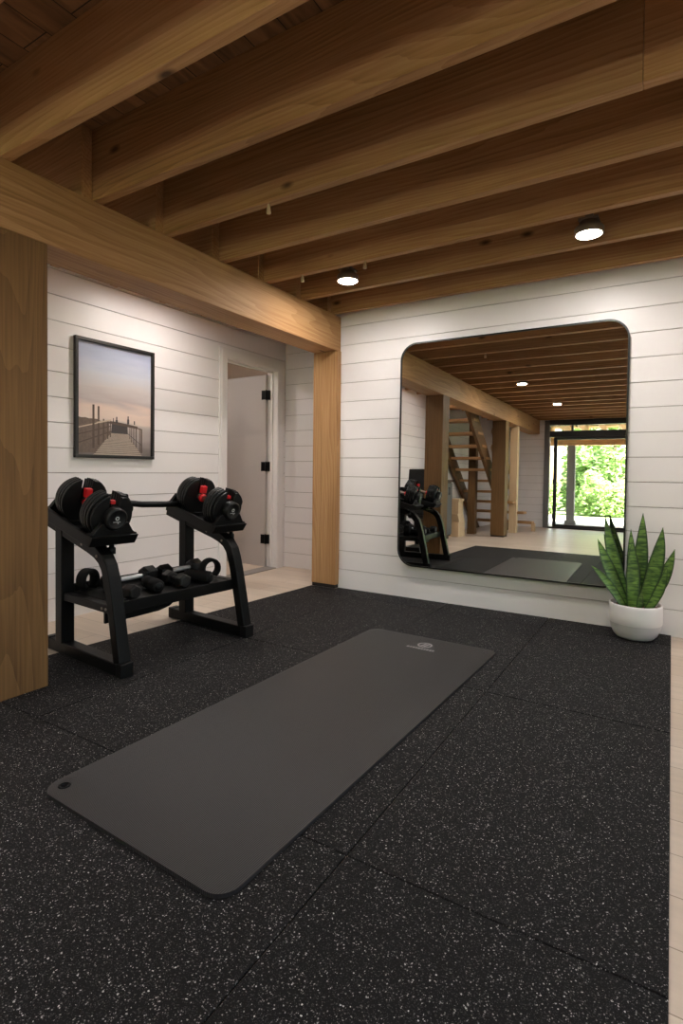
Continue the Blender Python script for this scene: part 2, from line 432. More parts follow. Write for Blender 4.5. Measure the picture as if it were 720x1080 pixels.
# ------------------------------------------------------------------ walls of horizontal boards
def shiplap(name, label, origin, along, normal, length, offset, pitch, holes=(), z1=ZD, base=True, thick=.10):
    """boards run along 'along' from origin; normal points into the room; holes = (a0, a1, z0, z1)"""
    o, a, n = Vector(origin), Vector(along), Vector(normal)
    T = Matrix((( a.x, n.x, 0, o.x), (a.y, n.y, 0, o.y), (0, 0, 1, 0), (0, 0, 0, 1)))
    mb = MB(); gap = .0048
    def strip(z0, z1_, d0, d1, mat):
        cuts = sorted({z0, z1_} | {z for h in holes for z in h[2:4] if z0 < z < z1_})
        for za, zb in zip(cuts, cuts[1:]):
            zm = (za + zb) / 2
            xs = [(0, length)]
            for h in holes:
                if h[2] < zm < h[3]:
                    xs = [q for s, e in xs for q in ((s, min(e, h[0])), (max(s, h[1]), e)) if q[1] - q[0] > 1e-4]
            for s, e in xs: mb.box(s, e, d0, d1, za, zb, mat, T)
    strip(FZ, z1, -thick, -.010, 1)
    z = offset - math.ceil((offset - FZ) / pitch) * pitch
    while z < z1:
        lo, hi = max(z + gap / 2, FZ), min(z + pitch - gap / 2, z1)
        if hi - lo > .004 and not (base and hi < offset + .01): strip(lo, hi, -.010, 0, 0)
        z += pitch
    if base: strip(FZ, offset - gap / 2, -.010, .004, 0)
    w = mb.build(name, [M['white'], M['groove']])
    return tag(w, label, 'wall', kind='structure')

shiplap('wall_back', 'white shiplap wall behind the big rounded mirror', (-2.462, YB, 0), (1, 0, 0), (0, -1, 0), XR + 2.462 + .1, .1615, .1608)
shiplap('wall_left', 'white shiplap wall carrying the framed pier picture and the doorway', (XL, YF, 0), (0, 1, 0), (1, 0, 0), YA - YF + .1, .142, .1680,
        holes=[(3.662 - YF, 4.447 - YF, -1, 2.052)])
shiplap('wall_alcove', 'narrow white shiplap wall between the doorway and the corner post', (XL, YA, 0), (1, 0, 0), (0, -1, 0), 1.06, .142, .1608)
shiplap('wall_right', 'white shiplap wall along the open side of the room', (XR, YB, 0), (0, -1, 0), (-1, 0, 0), YB - YF, .1615, .1608, holes=[(1.0, 3.4, .10, 2.10), (3.9, 6.3, .10, 2.10)])
shiplap('wall_front', 'white shiplap wall around the glazed garden doors', (XR, YF, 0), (-1, 0, 0), (0, 1, 0), XR - XL, .1615, .1608,
        holes=[(XR - 1.50, XR + 2.36, -1, 2.34)])
mb = MB(); mb.box(-2.47, -2.40, YB + .09, YA + .05, FZ, ZD); tag(mb.build('wall_return', M['white']), 'hidden white return wall behind the corner post', 'wall', kind='structure')

mb = MB(); mb.box(XL - .1, XR + .1, YF - .12, YA + .1, FZ - .1, FZ)
tag(mb.build('floor', M['planks']), 'pale wood plank floor around the rubber tiles', 'floor', kind='structure')
mb = MB(); mb.box(XL - .1, XR + .1, YF - .12, YA + .1, ZD, ZD + .06)
tag(mb.build('ceiling', M['deck']), 'dark board subfloor above the open joists', 'ceiling', kind='structure')

for i, ya_ in enumerate((1.0, 3.9)):  # unseen windows, added for sky fill and sun bounce off the floor
    y1, y0 = YB - ya_, YB - ya_ - 2.4
    wn = thing(f'window_{i + 1}', 'unseen white framed window added for fill daylight in side wall, ' + ('nearer the mirror wall' if i == 0 else 'nearer the garden doors'), 'window', (XR, (y0 + y1) / 2, .10), kind='structure')
    def lw(mb): bmesh.ops.translate(mb.bm, verts=mb.bm.verts, vec=(-XR, -(y0 + y1) / 2, -.10)); return mb
    mb = MB(); q = .05
    mb.box(XR - .02, XR + .10, y0, y0 + q, .10, 2.10); mb.box(XR - .02, XR + .10, y1 - q, y1, .10, 2.10); mb.box(XR - .02, XR + .10, (y0 + y1) / 2 - .03, (y0 + y1) / 2 + .03, .10 + q, 2.10 - q)
    mb.box(XR - .02, XR + .10, y0 + q, y1 - q, .10, .10 + q); mb.box(XR - .02, XR + .10, y0 + q, y1 - q, 2.10 - q, 2.10)
    lw(mb).build('window_frame', M['trimwhite'], wn, .003)
    mb = MB(); mb.box(XR + .04, XR + .046, y0 + q, y1 - q, .10 + q, 2.10 - q); lw(mb).build('pane', M['glass'], wn)
# ------------------------------------------------------------------ doorway in the left wall
d = thing('door_1', 'white cased doorway with a grey door swung open beyond it', 'door', (XL, 4.05, FZ), kind='structure')
def dloc(mb): # world -> doorway coordinates
    bmesh.ops.translate(mb.bm, verts=mb.bm.verts, vec=(-XL, -4.05, -FZ)); return mb
mb = MB()
for a, b, c in ((.001, .016, 0), (.016, .022, .018)):
    yo, yi, yj, yp, zi, zo = 3.588 + c, 3.684 - c * .4, 4.425 + c * .4, 4.535 - c, 2.036 + c * .4, 2.126 - c
    mb.prism([(XL + a, yo, FZ), (XL + a, yi, FZ), (XL + a, yi, zi), (XL + a, yj, zi), (XL + a, yj, FZ), (XL + a, yp, FZ), (XL + a, yp, zo), (XL + a, yo, zo)], (b - a, 0, 0))
dloc(mb).build('casing', M['trimwhite'], d, .003)
mb = MB()
mb.box(XL - .125, XL + .004, 3.664, 3.684, FZ, 2.036); mb.box(XL - .125, XL + .004, 4.425, 4.445, FZ, 2.036); mb.box(XL - .125, XL + .004, 3.664, 4.445, 2.030, 2.050)
mb.box(XL - .085, XL - .045, 3.684, 3.694, FZ, 2.03); mb.box(XL - .075, XL - .045, 4.413, 4.425, FZ, 2.03); mb.box(XL - .085, XL - .045, 3.684, 4.425, 2.018, 2.03)
dloc(mb).build('jamb', M['trimwhite'], d, .002)
mb = MB(); mb.box(XL - .13, XL + .012, 3.684, 4.425, FZ, FZ + .010); dloc(mb).build('threshold', plain('grey_threshold', srgb(140, 132, 126), .5), d, .003)
HX, HY = XL - .112, 4.421
leaf = MB(); leaf.box(-.722, 0, -.036, 0, .012, 2.008)
lf = leaf.build('door_leaf', M['doorgrey'], d, .002); lf.location = (HX - XL, HY - 4.05, -FZ * 0); lf.rotation_euler = (0, 0, math.radians(-2))
for hz in (.292, 1.05, 1.792):
    mb = MB(); mb.box(-.002, .034, -.030, -.002, hz - .048, hz + .048); mb.tube([(.004, -.034, hz - .052), (.004, -.034, hz + .052)], .0075, 12, up=Vector((1, 0, 0)))
    mb.box(-.055, -.004, -.040, -.0365, hz - .048, hz + .048)
    h = mb.build('hinge', M['blackmetal'], d, .001); h.location = (HX - XL, HY - 4.05, -FZ)
# the small room beyond
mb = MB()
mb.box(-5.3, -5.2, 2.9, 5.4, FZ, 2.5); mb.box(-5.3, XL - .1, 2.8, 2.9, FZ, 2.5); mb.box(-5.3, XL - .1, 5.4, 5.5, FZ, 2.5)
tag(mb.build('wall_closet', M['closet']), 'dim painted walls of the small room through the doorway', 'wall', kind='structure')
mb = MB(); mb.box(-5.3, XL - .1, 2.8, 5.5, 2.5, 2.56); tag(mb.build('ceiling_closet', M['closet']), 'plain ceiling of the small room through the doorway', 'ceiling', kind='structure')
lamp(-4.3, 3.5, 'unseen round ceiling light added to brighten the small room beyond the doorway', z=2.41, lens='lens_soft')  # lamp out of view, added to lift the open door and closet
mb = MB(); mb.box(-5.3, XL - .1, 2.8, 5.5, FZ - .06, FZ); tag(mb.build('floor_closet', M['planks']), 'pale floor of the small room through the doorway', 'floor', kind='structure')

# ------------------------------------------------------------------ timber frame
BX0, BX1 = -2.702, -2.466
mb = MB(); mb.box(BX0, BX1, YF + .02, YB + .02, 2.042, ZJ)
tag(centre(mb.build('timber_beam', M['woodY'], None, .005)), 'long heavy timber beam resting on the square posts', 'beam', kind='thing')

def post(x0, x1, y0, y1, z1, label, z0=0., mat='woodZ', shim=True, split=False):
    t = thing('timber_post', label, 'post', ((x0 + x1) / 2, (y0 + y1) / 2, z0), group=None, kind='thing')
    w, dd = (x1 - x0) / 2, (y1 - y0) / 2
    zs = .030 if shim else 0
    mb = MB()
    if split:
        q = -w + 2 * w * .36      # drying crack running the whole height
        mb.box(-w, q - .001, -dd, dd, zs, z1 - z0); mb.box(q + .001, w, -dd, dd, zs, z1 - z0); mb.box(q - .002, q + .002, -dd + .02, dd - .02, zs, z1 - z0)
    else: mb.box(-w, w, -dd, dd, zs, z1 - z0)
    mb.build('shaft', M[mat], t, .005)
    if shim:
        mb = MB(); mb.box(-w + .004, w - .004, -dd + .004, dd - .004, 0, .0305); mb.build('base_shim', M['shim'], t)
    return t
post(BX0, BX1, 1.195, 1.428, 2.041, 'thick timber post standing beside the dumbbell rack, nearest the viewer', z0=FZ, mat='brownZ', shim=False)  # darker shaft colour carries the dim light at this post
post(BX0 + .0, BX1 + .010, 3.93, 4.16, 2.041, 'timber post in the corner where the white mirror wall begins', split=True)
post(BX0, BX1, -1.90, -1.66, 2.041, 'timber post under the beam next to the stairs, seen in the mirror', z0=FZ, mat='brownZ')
JT = .047
for k in range(20):
    y = 3.86 - .44 * k
    if y < YF + .03: break
    spans = [(-2.60, XR - .002)] if k != 4 else [(-2.60, -.1135), (-.1125, XR - .002)]
    for i, (a, b) in enumerate(spans):
        mb = MB(); mb.box(a, b, y, y + JT, ZJ, ZD - .001)
        o = centre(mb.build('ceiling_joist', M['woodX'], None, .0025))
        lab = f'long brown ceiling joist, {ORD[k]} out from the mirror wall'
        if k == 4: lab = f'brown ceiling joist, fifth out from the mirror wall, ' + ('long piece resting on the beam' if i == 0 else 'short piece beyond the butt joint')
        tag(o, lab, 'joist', 'long ceiling joists', 'thing')
    mb = MB(); mb.box(XL + .002, BX1 - .012, y - JT - .012, y - .002, ZJ, ZD - .001)
    o = centre(mb.build('ceiling_joist', M['woodX'], None, .0025))
    tag(o, f'short dark joist lapped onto the beam beside the {ORD[k]} long joist from the mirror wall', 'joist', 'short joists over the dumbbell side', 'thing')

lamp(-.420, 3.275, 'round lit ceiling light above the plant end of the mirror')
lamp(-1.955, 3.25, 'round lit ceiling light near the beam and corner post')
lamp(-1.80, .14, 'round lit ceiling light halfway down the room, reflected in the mirror')
lamp(-1.70, -2.06, 'round lit ceiling light near the garden doors, reflected in the mirror')
lamp(-.42, .14, 'round ceiling light over the open floor, behind the viewer')
lamp(1.05, 3.22, 'round ceiling light past the plant, outside the picture')
lamp(1.05, .14, 'round ceiling light over the far side of the floor')
lamp(-.42, -2.06, 'round ceiling light before the garden doors, away from the beam')
lamp(-2.94, 2.80, 'round ceiling light over the dumbbell rack side', lens='lens_soft')
lamp(-2.94, .36, 'round ceiling light over the stair side of the beam', lens='lens_soft')

for x, y, lab in ((-1.739, 2.095, 'tiny wooden peg under the fifth joist from the mirror wall'), (-1.679, 3.00, 'tiny wooden peg under the third joist, near the ceiling light'), (-2.162, 3.00, 'tiny wooden peg under the third joist, close to the beam')):
    if abs(y - 2.095) < .01: y = 2.122
    mb = MB(); mb.lathe([(0, 0), (.011, .002), (.012, .008), (.006, .048), (.0, .049)], 16)
    o = mb.build('wooden_peg', M['paleZ']); o.location = (x, y, ZJ - .048); tag(o, lab, 'peg', 'pegs under the joists')

# ------------------------------------------------------------------ rubber tiles
XS = [-2.184, -1.449, -.714, .018]
YS = [-.045, 1.215, 2.475, 3.75, 3.985]
rownames = ['nearest the viewer', 'second row from the viewer', 'third row from the viewer', 'cut strip along the mirror wall']
def edge_x(y): return -2.865 + (y - 1.6) * .072
cells = []
for r in range(4):
    for c in range(3):
        if (r, c) != (0, 1): cells.append((r, c, None))
    if r: cells.append((r, 3, None))
tl = {(0, 0): 'wide black speckled rubber tile at the near end, by the grommet corner of the mat', (0, 2): 'black speckled rubber tile at the near end, along the pale wood strip',
      (1, 0): 'black speckled rubber tile under the near grommet end of the exercise mat', (1, 1): 'black speckled rubber tile under the long mat edge, second row', (1, 2): 'black speckled rubber tile beside the wood strip, second from the viewer',
      (2, 0): 'black speckled rubber tile under the mat side facing the dumbbell rack, far half', (2, 1): 'black speckled rubber tile under the logo end of the mat', (2, 2): 'black speckled rubber tile just in front of the potted plant',
      (3, 0): 'narrow rubber strip along the white wall by the corner post', (3, 1): 'narrow rubber strip along the white wall under the mirror middle', (3, 2): 'narrow rubber strip along the white wall under the plant',
      (1, 3): 'black rubber tile under the near leg of the dumbbell rack and the thick post', (2, 3): 'black rubber tile under the far leg of the dumbbell rack', (3, 3): 'narrow rubber offcut at the foot of the corner post'}
g = .0018
for r, c, _ in cells:
    y0, y1 = YS[r] + g, YS[r + 1] - g
    if c < 3:
        x0, x1 = XS[c] + g, XS[c + 1] - g
        if r == 0 and c == 0: x0, x1 = -2.46, XS[2] - g
        pts = [(x0, y0), (x1, y0), (x1, y1), (x0, y1)]
    else:
        x1 = XS[0] - g
        if r == 1: pts = [(BX1 + .003, y0), (x1, y0), (x1, y1), (edge_x(y1), y1), (edge_x(1.431), 1.431), (BX1 + .003, 1.431)]
        elif r == 3: pts = [(edge_x(y0), y0), (x1, y0), (x1, y1), (BX1 + .013, y1), (BX1 + .013, 3.927), (BX0 - .002, 3.927)]
        else: pts = [(edge_x(y0), y0), (x1, y0), (x1, y1), (edge_x(y1), y1)]
    mb = MB(); mb.prism([(x, y, FZ) for x, y in pts], (0, 0, -FZ))
    o = centre(mb.build('rubber_floor_tile', M['rubber'], None, .0016, segs=1))
    tag(o, tl[(r, c)], 'floor tile', 'rubber gym floor tiles')

# posts standing in notches of the rubber reach the wood floor
# ------------------------------------------------------------------ exercise mat
def rounded(w, l, r, n=10):
    out = []
    for cx, cy, a0 in ((w / 2 - r, l / 2 - r, 0), (-w / 2 + r, l / 2 - r, 90), (-w / 2 + r, -l / 2 + r, 180), (w / 2 - r, -l / 2 + r, 270)):
        for k in range(n + 1):
            a = math.radians(a0 + 90 * k / n); out.append((cx + r * math.cos(a), cy + r * math.sin(a)))
    return out
mt = thing('exercise_mat', 'long dark grey ribbed exercise mat lying on the rubber floor', 'mat', (-1.243, 1.988, 0), (0, 0, math.radians(-1.5)))
mb = MB()
out = rounded(.80, 2.125, .062)
gx, gy = -.352, -1.008
hole = [(gx + .011 * math.cos(2 * PI * i / 24), gy + .011 * math.sin(2 * PI * i / 24)) for i in range(24)]
T_ = .011
bmv = mb.bm
def ring(pts, z): return [bmv.verts.new((x, y, z)) for x, y in pts]
o0, o1 = ring(out, .0), ring(out, T_); h0, h1 = ring(hole, 0), ring(hole, T_)
def loop_edges(vs): return [bmv.edges.new((vs[i], vs[(i + 1) % len(vs)])) for i in range(len(vs))]
for A, H in ((o1, h1), (o0, h0)):
    bmesh.ops.triangle_fill(bmv, use_beauty=True, use_dissolve=False, edges=loop_edges(A) + loop_edges(H))
for A, B in ((o0, o1), (h0, h1)):
    n = len(A)
    for i in range(n): bmv.faces.new((A[i], A[(i + 1) % n], B[(i + 1) % n], B[i]))
mb.build('mat_sheet', M['mat'], mt)
mb = MB(); mb.lathe([(.011, .002), (.0112, T_ + .001), (.0135, T_ + .0026), (.019, T_ + .0018), (.0195, T_ - .001)], 32, T=Matrix.Translation((gx, gy, 0))); mb.build('grommet', M['blackmetal'], mt)
mb = MB(); mb.lathe([(.011, .002), (.0112, T_ + .001), (.0135, T_ + .0020), (.017, T_ + .0014), (.0175, T_ - .001)], 32, T=Matrix.Translation((-gx, -gy - .005, 0))); mb.build('grommet', M['mat'], mt)
# printed emblem with a line of lettering-like marks below
mb = MB(); z0, dz = T_ - .0002, .0006
cx, cy = .018, .925
seg = 36
def arc(r0, r1, a0, a1, sx=1., sy=1.):
    n = 14
    P = [(cx + sx * r1 * math.cos(a0 + (a1 - a0) * i / n), cy + sy * r1 * math.sin(a0 + (a1 - a0) * i / n), z0) for i in range(n + 1)]
    P += [(cx + sx * r0 * math.cos(a0 + (a1 - a0) * i / n), cy + sy * r0 * math.sin(a0 + (a1 - a0) * i / n), z0) for i in range(n, -1, -1)]
    mb.prism(P, (0, 0, dz))
arc(.033, .043, math.radians(20), math.radians(200)); arc(.033, .043, math.radians(205), math.radians(375))
for q in (-.017, .002): mb.prism([(cx + q - .004, cy - .026, z0), (cx + q + .009, cy - .026, z0), (cx + q + .022, cy + .026, z0), (cx + q + .009, cy + .026, z0)], (0, 0, dz))
x = -.082
for w in (.016, .010, .014, .008, .015, .012, .009, .014, .012, .010):
    mb.box(x + cx, x + cx + w, cy - .079, cy - .060, z0, z0 + dz)
    x += w + .0052
mb.build('emblem', M['matlogo'], mt)

# ------------------------------------------------------------------ wall mirror
MA, MT = math.radians(.15), math.radians(.6)
mir = thing('wall_mirror', 'large square wall mirror with rounded corners and thin black frame', 'mirror', (-1.063, 3.962, 1.147), (-MT, 0, MA))
MW, MH, MR = 1.625, 1.772, .135
outl = rounded(MW, MH, MR, 14); inl = rounded(MW - .022, MH - .022, MR - .011, 14)
mb = MB(); n = len(outl)
A = [[mb.bm.verts.new((x, y_, z)) for x, z in pts] for pts, y_ in ((outl, .016), (outl, -.012), (inl, -.012), (inl, -.004), )]
for R0, R1 in zip(A, A[1:]):
    for i in range(n):
        f = mb.bm.faces.new((R0[i], R0[(i + 1) % n], R1[(i + 1) % n], R1[i]))
mb.bm.faces.new(A[0])
mb.build('mirror_frame', M['mirrorframe'], mir)
mb = MB(); mb.prism([(x, -.006, z) for x, z in inl], (0, .004, 0)); mb.build('mirror_glass', M['mirror'], mir)

# ------------------------------------------------------------------ framed picture
PY0, PY1, PZ0, PZ1 = 2.200, 2.857, 1.088, 1.920
pw, ph = PY1 - PY0, PZ1 - PZ0
# picture coordinates: x = right along the wall (world +Y), y = towards the room, z = up
pic = thing('framed_picture', 'tall black framed picture of a wooden pier at dusk on white wall', 'picture', (XL, (PY0 + PY1) / 2, (PZ0 + PZ1) / 2))
mb = MB(); fw, dpt = .022, .030
mb.box(.002, dpt, -pw / 2, pw / 2, ph / 2 - fw, ph / 2); mb.box(.002, dpt, -pw / 2, pw / 2, -ph / 2, -ph / 2 + fw)
mb.box(.002, dpt, -pw / 2, -pw / 2 + fw, -ph / 2 + fw, ph / 2 - fw); mb.box(.002, dpt, pw / 2 - fw, pw / 2, -ph / 2 + fw, ph / 2 - fw)
mb.build('frame', M['frame'], pic, .002)
iw, ih = pw - 2 * fw, ph - 2 * fw
mb = MB()
lay = [0.010]
def P2(u, v, lift): return (lift, (u - .5) * iw, (v - .5) * ih)
def pol(pts, mat, lift): mb.prism([P2(u, v, lift) for u, v in pts], (.0004, 0, 0), mat)
def line(u0, v0, u1, v1, w, mat, lift):
    dx, dy = (u1 - u0) * iw, (v1 - v0) * ih; l = math.hypot(dx, dy); nx, ny = -dy / l * w / 2, dx / l * w / 2
    pol([(u0 + nx / iw, v0 + ny / ih), (u1 + nx / iw, v1 + ny / ih), (u1 - nx / iw, v1 - ny / ih), (u0 - nx / iw, v0 - ny / ih)], mat, lift)
mb.box(.004, .010, -iw / 2, iw / 2, -ih / 2, ih / 2, 0)
# reeds / far bank at the railing side, then the boardwalk running away from the viewer
random.seed(3)
bank = [(0, .02), (0, .335)] + [(u / 20, .335 - .06 * (u / 20) + random.uniform(-.012, .012)) for u in range(1, 9)] + [(.42, .16), (.22, .02)]
pol(bank, 6, .0101)
pol([(.20, .0), (.87, .0), (.66, .205), (.43, .205)], 2, .0104)
vs = [0, .018, .034, .052, .069, .085, .100, .114, .127, .139, .150, .160, .169, .177, .185, .192, .199, .205]
for a, b in zip(vs, vs[1:]):
    t0, t1 = a / .205, b / .205
    l0, r0 = .20 + .23 * t0, .87 - .21 * t0; l1, r1 = .20 + .23 * t1, .87 - .21 * t1
    e = (b - a) * .14
    pol([(l0 + random.uniform(-.012, .006), a + e), (r0 + random.uniform(-.006, .012), a + e), (r1, b - e), (l1, b - e)], 1, .0108)
pol([(.43, .20), (.66, .20), (.655, .30), (.44, .30)], 5, .0106)                      # hut at the end
pol([(.36, .295), (.80, .262), (.80, .286), (.52, .312), (.42, .315)], 3, .0111)
for u, v0, v1, w in ((.20, .06, .45, .016), (.265, .09, .44, .014), (.33, .12, .33, .010), (.385, .15, .315, .008), (.42, .17, .31, .007)): line(u, v0, u, v1, w, 3, .0114)
for va, vb, mt_ in ((.255, .325, 4), (.195, .27, 3), (.12, .22, 3)): line(.0, va - .02, .43, vb, .008, mt_, .0112)
line(.24, .29, .43, .325, .010, 4, .0116)
for u, v0, v1, w in ((.86, .03, .262, .011), (.835, .04, .262, .006), (.78, .08, .270, .008), (.745, .11, .275, .007), (.715, .13, .28, .006), (.69, .16, .285, .006)): line(u, v0, u, v1, w, 3, .0114)
line(.66, .292, .87, .258, .008, 3, .0116); line(.66, .21, .87, .10, .004, 5, .0113)
for u, v1 in ((.665, .375), (.505, .36), (.755, .335), (.46, .345)): line(u, .30, u, v1, .010 if u != .46 else .006, 5, .0112)
for u, v1 in ((.665, .375), (.505, .36)): line(u, .30, u, v1 - .03, .018, 5, .0113)
mb.build('print', [M['print'], M['ink_plank'], M['ink_gap'], M['ink_rail'], M['ink_light'], M['ink_dark'], M['ink_reed']], pic)

# ------------------------------------------------------------------ dumbbell rack
RO, RZ = (-2.235, 2.092, 0), math.atan2(-.0893, .996)
rk = thing('dumbbell_rack', 'black steel two-tier dumbbell rack against the white wall', 'rack', RO, (0, 0, RZ))
up = Vector((0, 1, 0))
for s in (-1, 1):
    y = .406 * s
    fr = MB()
    fr.sweep([(-.70, y, .033), (-.005, y, .033)], rect(.066, .064, .006)); fr.build('foot', M['blackmetal'], rk)
    mb = MB(); mb.box(-.012, .034, y - .035, y + .035, 0, .070); mb.build('foot_cap', M['blackplastic'], rk, .005)
    mb = MB(); mb.box(-.725, -.68, y - .035, y + .035, 0, .070); mb.build('foot_cap', M['blackplastic'], rk, .005)
    mb = MB(); mb.sweep([(-.575, y, .06), (-.575, y, .695)], rect(.072, .072, .006)); mb.build('rear_upright', M['blackmetal'], rk)
    path = [(-.012, y, .066), (-.045, y, .22), (-.085, y, .40), (-.105, y, .47)]
    # bend back into the sloping arm
    bend = [(-.126, .520), (-.160, .560), (-.210, .588), (-.28, .610)]
    path += [(a, y, b) for a, b in bend] + [(-.45, y, .652), (-.75, y, .728)]
    mb = MB(); mb.sweep(path, rect(.064, .058, .006)); mb.build('front_upright', M['blackmetal'], rk)
    mb = MB(); mb.sweep([(-.56, y, .315), (-.085, y, .315)], rect(.050, .042, .004)); mb.build('shelf_bracket', M['blackmetal'], rk)
    for (bx, bz) in ((-.10, .318), (-.33, .622), (-.135, .318), (-.185, .574)):
        mb = MB(); mb.lathe([(0, .0), (.007, .0), (.008, .003), (.004, .006), (0, .006)], 12, T=Matrix.Translation((bx, y - .0335, bz)) @ Matrix.Rotation(PI / 2, 4, 'X')); mb.build('bolt', M['steel'], rk)
    mb = MB(); mb.lathe([(0, 0), (.020, 0), (.020, .03), (.013, .036), (.013, .05), (0, .05)], 16, T=Matrix.Translation((-.20, y + .055, .575))); mb.build('clamp_knob', M['blackplastic'], rk)
# lower tray: floor, front lip, rear lip, rounded under-panel
mb = MB(); mb.box(-.56, -.088, -.374, .374, .326, .334); mb.build('lower_shelf', M['blackmetal'], rk)
mb = MB(); mb.box(-.100, -.084, -.374, .374, .282, .344); mb.build('shelf_lip', M['blackmetal'], rk, .003)
mb = MB(); mb.box(-.566, -.552, -.374, .374, .290, .375); mb.build('shelf_lip', M['blackmetal'], rk, .003)
prof = [(-.374, .284), (.08, .284), (.06, .255), (.02, .228), (-.05, .214), (-.20, .210), (-.374, .210)]
mb = MB(); mb.prism([(-.22, v, z) for v, z in prof], (-.018, 0, 0)); mb.build('under_panel', M['blackmetal'], rk, .003)
# rear cross bar with a padded grip
mb = MB(); mb.tube([(-.56, -.38, .760), (-.55, -.30, .800), (-.53, -.22, .822), (-.52, -.10, .815), (-.50, .02, .800), (-.48, .14, .796), (-.49, .26, .792), (-.54, .36, .775), (-.56, .39, .76)], .019, 14, up=Vector((1, 0, 0))); mb.build('cross_bar', M['blackmetal'], rk)
mb = MB(); mb.sweep([(-.50, -.27, .850), (-.50, -.09, .850)], rect(.075, .036, .014, 4), up=Vector((1, 0, 0))); mb.box(-.51, -.49, -.19, -.17, .815, .84); mb.build('grip_pad', M['blackfoam'], rk, .004)

# cradles and adjustable dumbbells --------------------------------------------------
TILT = math.radians(14.2)
def cradle(v, label):
    t = thing('dumbbell_cradle', label, 'cradle', (0, 0, 0), group='dumbbell cradles')
    # local x = towards the room, origin at the front top edge of the tray
    mb = MB(); L_, W_ = .50, .125
    mb.prism([(0, -W_, -.004), (-.03, -W_ - .0, -.062), (-L_ + .03, -W_, -.062), (-L_, -W_, -.012), (-L_ + .02, -W_, .0), (-.30, -W_, -.008), (-.05, -W_, -.012)], (0, .016, 0))
    mb.prism([(0, W_ - .016, -.004), (-.03, W_ - .016, -.062), (-L_ + .03, W_ - .016, -.062), (-L_, W_ - .016, -.012), (-L_ + .02, W_ - .016, .0), (-.30, W_ - .016, -.008), (-.05, W_ - .016, -.012)], (0, .016, 0))
    mb.box(-L_ + .03, -.03, -W_, W_, -.070, -.055)
    mb.build('tray', M['blackplastic'], t, .004)
    # front wall with a round notch for the dial: wedge shaped
    def endwall(x0, x1, sgn, nm):
        mb = MB()
        pts = [(-W_, -.064), (W_, -.064), (W_, -.012), (W_ - .02, .004), (.072, .052)]
        pts += [(.060 * math.cos(a), .072 + .060 * math.sin(a)) for a in [math.radians(q) for q in (-25, -45, -65, -90, -115, -135, -155)]]
        pts += [(-.072, .052), (-W_ + .02, .004), (-W_, -.012)]
        mb.prism([(x0, y, z) for y, z in pts], (x1 - x0, 0, 0)); mb.build(nm, M['blackplastic'], t, .004)
    endwall(-.036, -.008, 1, 'end_wall'); endwall(-L_ + .015, -L_ + .04, -1, 'end_wall')
    # sloping front apron
    mb = MB(); mb.prism([(-.022, -W_, -.012), (.018, -W_, -.010), (-.006, -W_, -.066), (-.04, -W_, -.068)], (0, 2 * W_, 0)); mb.build('apron', M['blackplastic'], t, .004)
    for q in (-.19, -.31):
        mb = MB(); mb.box(q - .006, q + .006, -W_ + .012, W_ - .012, -.056, -.030); mb.build('divider', M['blackplastic'], t, .003)
    mb = MB(); mb.box(-.36, -.10, -.034, .034, -.098, -.066); mb.build('mount_plate', M['blackmetal'], t, .003)
    return t

def plate_bm(R, slot, th):
    """disc with a slot from the rim to the hub so that a handle can drop in"""
    pts = []
    a0 = math.asin(slot / R)
    n = 60
    for i in range(n + 1):
        a = PI / 2 + a0 + (2 * PI - 2 * a0) * i / n
        d = math.degrees(a) - 360
        lug = max(0., min(1., (d - 16) / 6, (66 - d) / 4))
        r = R + .010 * lug
        pts.append((r * math.cos(a), r * math.sin(a)))
    pts += [(slot * .9, .02), (slot * .7, -.006), (0, -.018), (-slot * .7, -.006), (-slot * .9, .02)]
    mb = MB(); mb.prism([(-th / 2, y, z) for y, z in pts], (th, 0, 0))
    return mb

